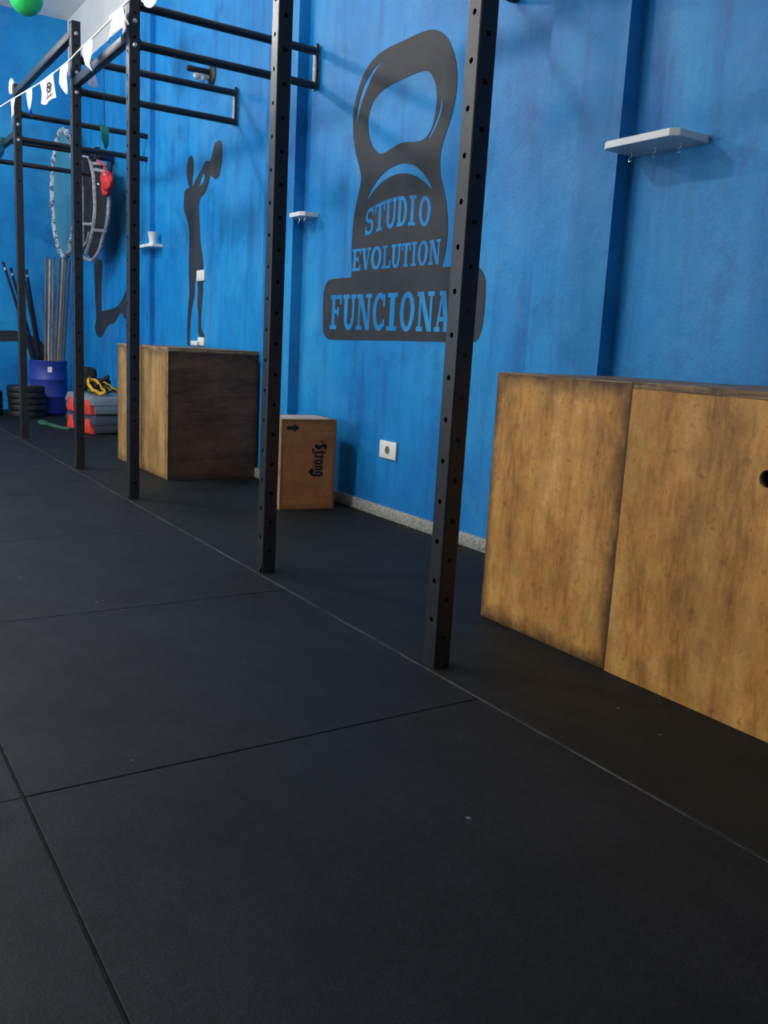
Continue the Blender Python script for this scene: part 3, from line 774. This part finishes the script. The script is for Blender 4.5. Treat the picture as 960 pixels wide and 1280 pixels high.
for k in range(14):
    t = k/13; pts.append((1.668+.115*t+.012*math.sin(t*7), 7.955-.53*t, .007+(.014 if k == 0 else 0)))
m.tube(pts, [.016, .02]+[.014]*12, 10, flat=2.4)
for v in range(len(m.v)): m.v[v] = (m.v[v][0], m.v[v][1], max(m.v[v][2], .0005))
tag(m.build('resistance_band', 'green_band'), 'green band lying on the black floor left of the steps', 'resistance band')

# ------------------------------------------------------------------ hoop and straps hanging in the far corner
hc = Vector((2.118, 8.955, 2.045)); hd = Vector((.22, -.976, 0)).normalized(); RH = .545
def hp(a, r, off=0): n = Vector((hd.y, -hd.x, 0)); return hc+hd*(r*.42*math.cos(a))+Vector((0,0,1.03*r*math.sin(a)))+n*off
r = thing('hanging_loop', 'tall loop with speckled black and white rim hung in the far corner', 'loop', (hc.x, hc.y, hc.z-RH))
m = MB(); m.tube([hp(2*PI*k/72, RH) for k in range(72)], .028, 14, closed=True); m.build('rim', 'speckle', r, world=True)
m = MB()
n = 64; vs = []
for off in (-.004, .004):
    vs += [hp(2*PI*k/n, RH-.02, off) for k in range(n)]
m.add(vs, [list(range(n))[::-1], list(range(n, 2*n))]+[[k, (k+1) % n, n+(k+1) % n, n+k] for k in range(n)])
m.build('sheet', 'teal', r, world=True, smooth=0)['label'] = 'teal sheet inside the loop'

XL = 2.115; kx = XL/2.16
def kk(y, z): return (y*kx, .8+(z-.8)*kx)
A = [kk(*p) for p in [(8.535,2.334),(8.492,2.240),(8.483,2.144),(8.450,1.985),(8.441,1.91),(8.443,1.867),(8.462,1.786),(8.455,1.700),(8.456,1.540)]]
B = [kk(*p) for p in [(8.204,2.265),(8.120,2.180),(8.065,2.093),(8.035,1.95),(8.025,1.868),(8.027,1.809),(8.077,1.703),(8.153,1.602),(8.330,1.480)]]
Cc = [kk(*p) for p in [(7.724,2.121),(7.670,2.020),(7.641,1.924),(7.620,1.859),(7.644,1.744),(7.689,1.671),(7.802,1.578),(7.919,1.475),(8.134,1.412)]]
D_ = Cc+[kk(8.330,1.43), kk(8.485,1.469)]
def smooth_path(pts, k=5):
    out = []; n = len(pts); P = [Vector(p) for p in pts]
    for i in range(n-1):
        p0 = P[max(i-1,0)]; p1 = P[i]; p2 = P[i+1]; p3 = P[min(i+2,n-1)]
        for j in range(k):
            t = j/k; out.append(tuple(.5*((2*p1)+(p2-p0)*t+(2*p0-5*p1+4*p2-p3)*t*t+(3*p1-p0-3*p2+p3)*t**3)))
    out.append(tuple(P[-1])); return out
r = thing('strap_bundle', 'black straps with grey piping hanging in a loop beside the speckled loop', 'straps', (XL, 8.0, 1.35))
def strip(p, q, x0, name):
    p = smooth_path(p); q = smooth_path(q); m = MB(); n = len(p)
    vs = []
    for x in (x0-.005, x0+.005):
        vs += [(x, y, z) for y, z in p]+[(x, y, z) for y, z in q]
    fs = []
    for i in range(n-1):
        fs += [[i, i+1, n+i+1, n+i], [2*n+i, 2*n+i+1, 3*n+i+1, 3*n+i], [i, i+1, 2*n+i+1, 2*n+i], [n+i, n+i+1, 3*n+i+1, 3*n+i]]
    fs += [[0, n, 3*n, 2*n], [n-1, 2*n-1, 4*n-1, 3*n-1]]
    m.add(vs, fs); return m.build(name, 'black_cloth', r, world=True)
strip(A, B, XL+.012, 'strap'); strip(B, Cc, XL+.004, 'strap')
for path, rad in ((A, .022), (B, .020), (D_, .016)):
    m = MB(); m.tube([(XL-.004, y, z) for y, z in smooth_path(path)], rad, 8); m.build('piping', 'piping', r, world=True)['label'] = 'grey piping'
for p, q in (((8.40,1.732),(8.053,1.704)), ((8.10,1.660),(7.712,1.622)), ((8.53,2.334),(8.16,2.262)), ((8.10,2.205),(7.71,2.150)), ((8.04,2.150),(7.69,2.085))):
    p = kk(*p); q = kk(*q); m = MB(); m.tube([(XL-.008, *p), (XL-.008, *q)], .013, 8); m.build('rung', 'piping', r, world=True)
m = MB(); m.tube([(XL-.008, *kk(*p)) for p in [(8.224,1.651),(8.250,1.610),(8.300,1.570),(8.456,1.539)]], .012, 8); m.build('piping', 'piping', r, world=True)
m = MB(); m.box(XL-.006, XL+.02, kk(8.30,2)[0], kk(7.98,2)[0]+.0, 2.20, 2.29, .004); m.build('top_strap', 'black_cloth', r, world=True)
r = thing('wall_peg', 'dark blue peg on wall holding up the black straps', 'peg', (W, 7.93, 2.232))
m = MB(); m.tube([(W, 7.93, 2.232), (W-.2, 7.93, 2.236)], .022, 14); m.build('rod', 'peg_blue', r, world=True)
m = MB(); m.lathe([(.045,-.008),(.045,0)], (W, 7.93, 2.232), 18, 'x'); m.build('flange', 'peg_blue', r, world=True)
r = thing('cloth_bundle', 'red cloth bundle hanging at the right of the black straps', 'bundle', (2.09, 7.40, 1.88))
m = MB(); m.ell((2.085, 7.415, 1.965), (.045,.105,.085), 28, 18, lump); m.ell((2.085, 7.45, 1.905), (.035,.07,.05), 20, 14, lump); m.build('knot', 'red_cloth', r, world=True)
m = MB(); m.tube([(2.09,7.44,2.0), (2.085,7.50,2.10), (2.11,7.80,2.185)], .008, 8); m.build('cord', 'red_cloth', r, world=True)
for p, q in (((2.035,7.50,1.955), (2.03,7.46,1.945)), ((2.04,7.34,2.01), (2.035,7.31,2.0))):
    m = MB(); m.tube([p, q], .0065, 8); m.build('white_tie', 'flag_white', r, world=True)

# ------------------------------------------------------------------ bunting and balloons
bu = thing('bunting', 'string of white and pink pennants strung along the posts of the rig', 'bunting', (1.268, 5.3, 2.2))
BX = 1.268
sp_ = [(8.3,2.42),(7.18,2.336),(6.664,2.297),(5.898,2.236),(5.277,2.207),(5.024,2.210),(4.749,2.208),(4.408,2.213),(4.26,2.219),(4.054,2.220),(3.6,2.235),(2.76,2.26)]
m = MB(); m.tube([(BX-max(0, y-7.18)*.07, y, z) for y, z in smooth_path(sp_)], .0042, 8); m.build('string', 'flag_white', bu, world=True)
def pennant(parent, poly_top, bottom_pts, mat, x=BX, amp=.012, seed=0, world=True, axis='y'):
    """cloth between a top edge a-b and a bottom polyline, softly waved, with thickness"""
    rn = random.Random(seed); p1, p2 = rn.random()*6, rn.random()*6
    a, b = poly_top; nu, nv = 8, 10; G = []
    bp = smooth_path(bottom_pts, 6) if len(bottom_pts) > 2 else bottom_pts
    for j in range(nv+1):
        v = j/nv
        for i in range(nu+1):
            u = i/nu
            ty = a[0]+(b[0]-a[0])*u; tz = a[1]+(b[1]-a[1])*u
            f = u*(len(bp)-1); k = min(int(f), len(bp)-2); w = f-k
            by = bp[k][0]*(1-w)+bp[k+1][0]*w; bz = bp[k][1]*(1-w)+bp[k+1][1]*w
            dx = amp*v*math.sin(3.5*u+p1+1.7*v)+amp*.6*v*math.sin(7*u+p2)
            y, z = ty*(1-v)+by*v, tz*(1-v)+bz*v
            G.append((x+dx, y, z) if axis == 'y' else (y, x+dx, z))
    th = .0012; n = len(G); off = (th,0,0) if axis == 'y' else (0,th,0)
    vs = G+[(p[0]+off[0], p[1]+off[1], p[2]) for p in G]; fs = []
    c = nu+1
    for j in range(nv):
        for i in range(nu):
            q = [j*c+i, j*c+i+1, (j+1)*c+i+1, (j+1)*c+i]; fs += [q[::-1], [k+n for k in q]]
    edge = [(i, i+1) for i in range(nu)]+[(nv*c+i, nv*c+i+1) for i in range(nu)]+[(j*c, (j+1)*c) for j in range(nv)]+[(j*c+nu, (j+1)*c+nu) for j in range(nv)]
    fs += [[p, q, q+n, p+n] for p, q in edge]
    m = MB(); m.add(vs, fs); return m.build('pennant', mat, parent, world=True, smooth=60)
pennant(bu, [(6.80,2.310),(6.66,2.298)], [(6.80,2.17),(6.74,2.135),(6.68,2.20)], 'flag_white', seed=1)
pennant(bu, [(6.30,2.266),(6.14,2.254)], [(6.25,2.12),(6.19,2.093),(6.13,2.13)], 'flag_tip', seed=2)['label'] = 'white pennant with blue tip'
pennant(bu, [(5.915,2.238),(5.73,2.228)], [(5.86,2.12),(5.77,2.086),(5.70,2.095)], 'flag_pink', seed=3)['label'] = 'pinkish pennant'
fp = pennant(bu, [(5.70,2.226),(5.56,2.220)], [(5.69,2.090),(5.60,2.083),(5.505,2.078)], 'flag_white', x=BX-.006, amp=.004, seed=4)
fp['label'] = 'white pennant with a black round emblem'
m = MB()
for poly in ring_polys(5.615, 2.150, .050, .028, .018, .010, 0, 360, 20): m.prism(poly, lambda u, v, w: (BX-.018+.003*w, u, v), 1)
for poly in ring_polys(5.615, 2.150, .018, .010, .018, .010, 0, 300, 12): m.prism(poly, lambda u, v, w: (BX-.018+.003*w, u, v), 1)
for k in range(5): m.prism(rect(5.66-.03*k-.011, 5.66-.03*k+.011, 2.098, 2.104), lambda u, v, w: (BX-.018+.003*w, u, v), 1)
m.build('emblem', 'black_cloth', fp, world=True, smooth=0)
pennant(bu, [(5.41,2.214),(5.24,2.207)], [(5.37,2.12),(5.335,2.066),(5.27,2.15)], 'flag_white', seed=5)
pennant(bu, [(4.925,2.211),(4.755,2.208)], [(4.87,2.11),(4.815,2.070),(4.77,2.10)], 'flag_white', seed=6)
pennant(bu, [(4.47,2.234),(4.25,2.222)], [(4.46,2.13),(4.41,2.100),(4.33,2.13),(4.25,2.150)], 'flag_white', seed=7, amp=.02)
pennant(bu, [(4.30,2.220),(4.262,2.220)], [(4.295,2.12),(4.275,2.10),(4.255,2.13)], 'flag_pink', seed=8, x=BX+.012, amp=.006)
pennant(bu, [(4.02,2.222),(3.83,2.228)], [(3.94,2.15),(3.865,2.108),(3.84,2.15)], 'flag_white', seed=9)
pennant(bu, [(3.55,2.237),(3.40,2.241)], [(3.53,2.13),(3.47,2.11),(3.41,2.14)], 'flag_white', seed=10)
# second strand tied to a pull-up bar
b2 = thing('bunting', 'short strand with pale and green pennants hanging from the second bar', 'bunting', (1.45, PY[3], 1.8))
yb = PY[3]+T/2
m = MB(); m.tube([(1.475, yb-.021, 2.255), (1.478, yb-.021, 1.93)], .0025, 6); m.build('string', 'peg_blue', b2, world=True)
m = MB(); m.tube([(1.415, yb-.021, 2.255), (1.415, yb-.021, 2.20)], .0025, 6); m.build('string', 'peg_blue', b2, world=True)
pennant(b2, [(1.452,1.94),(1.502,1.925)], [(1.455,1.85),(1.485,1.805),(1.505,1.84)], 'flag_green', x=yb-.021, seed=12, axis='x')['label'] = 'green pennant'
pennant(b2, [(1.411,2.228),(1.419,2.228)], [(1.385,2.125),(1.415,2.120),(1.445,2.125)], 'flag_pale', x=yb-.023, seed=13, axis='x', amp=.004)['label'] = 'pale pennant'

def balloon(label, c, R, mat):
    r = thing('balloon', label, 'balloon', tuple(c))
    m = MB(); n, k_ = 28, 18; prof = []
    for i in range(k_+1):
        t = PI*i/k_; q = 1+.12*(1-math.cos(PI-t))*.5 if t > PI/2 else 1
        prof.append((max(R*math.sin(t)*.94, .0008), R*math.cos(t)))
    m.lathe(prof, tuple(c), n); m.build('latex_skin', mat, r, world=True)
    m = MB(); zb = c[2]+R
    m.lathe([(.003,-.004),(.006,.002),(.012,.014),(.002,.012)], (c[0], c[1], zb), 14); m.build('knot', mat, r, world=True)
    m = MB(); m.tube([(c[0], c[1], zb+.008), (c[0]+.01, c[1], CEIL)], .0018, 6); m.build('string', 'flag_white', r, world=True)
balloon('green balloon hanging at the top left under the white ceiling', Vector((1.278, 6.30, 2.815)), .108, 'balloon')
balloon('teal balloon cut off by the left edge beside the rig', Vector((1.225, 7.42, 2.10)), .115, 'balloon_teal')
m = MB()
for k in range(7):
    a = 2*PI*k/7; m.ell((1.312, 7.000+.042*math.cos(a), 2.440+.034*math.sin(a)), (.012,.022,.019), 14, 8)
m.ell((1.312, 7.000, 2.440), (.016,.022,.018), 14, 8)
tag(m.build('paper_rosette', 'flag_white'), 'round white paper rosette at the top of the leftmost post', 'decoration')

# ------------------------------------------------------------------ room lamps and added fill
def lamp(x, y, z, e, rad=.07, col=(1,.97,.93)):
    l = bpy.data.lights.new('ceiling_or_fill_lamp', 'POINT'); l.energy = e; l.shadow_soft_size = rad; l.color = col
    o = bpy.data.objects.new('ceiling_or_fill_lamp', l); o.location = (x, y, z); C.objects.link(o)
for x, y, e in ((-.7, -1.5, 15), (-.2, 1.6, 6), (-.2, 3.7, 72), (-.2, 6.3, 100), (-.2, 8.2, 26), (-2.6, 3.5, 20), (-2.6, 6.5, 40)):  # far-left pair is added fill to even out the wall
    lamp(x, y, 3.12, e)
# added window in the unseen wall: area light fills lower wall and boxes
WY0, WY1, WZ0, WZ1 = 2.8, 7.2, .6, 2.0
m = MB()
for y in (WY0, WY0+1.467, WY0+2.933, WY1): m.box(-3.6, -3.54, y-.03, y+.03, WZ0-.03, WZ1+.03, .004)
for z in (WZ0, WZ1): m.box(-3.6, -3.54, WY0, WY1, z-.03, z+.03, .004)
struct(m.build('added_window_1', 'white_plastic'))
l = bpy.data.lights.new('added_window_fill', 'AREA'); l.shape = 'RECTANGLE'; l.size = WY1-WY0; l.size_y = WZ1-WZ0
l.energy = 84; l.color = (.88, .95, 1.0)
o = bpy.data.objects.new('added_window_fill', l); C.objects.link(o)
o.location = (-3.53, (WY0+WY1)/2, (WZ0+WZ1)/2); o.rotation_euler = (PI/2, 0, -PI/2)
w = bpy.data.worlds.new('room_world'); scene.world = w; w.use_nodes = True
w.node_tree.nodes['Background'].inputs[0].default_value = (.6,.7,.8,1); w.node_tree.nodes['Background'].inputs[1].default_value = .05

# ------------------------------------------------------------------ camera
cam = bpy.data.cameras.new('camera'); co = bpy.data.objects.new('camera', cam); C.objects.link(co)
cam.sensor_fit = 'AUTO'; cam.sensor_width = 36; cam.lens = 36*1108.2/1280; cam.clip_start = .02
r_ = Vector((.84047995,-.53938814,.05151589)); u_ = Vector((.05641513,.18167065,.98173984)); f_ = Vector((.53889775,.82222637,-.18312019))
M4 = Matrix((( r_.x, u_.x, -f_.x, 0), (r_.y, u_.y, -f_.y, 0), (r_.z, u_.z, -f_.z, .80), (0,0,0,1)))
co.matrix_world = M4
scene.camera = co
scene.view_settings.view_transform = 'Standard'; scene.view_settings.look = 'None'
scene.view_settings.gamma = 1; scene.view_settings.use_curve_mapping = False
scene.view_settings.exposure = 0.18
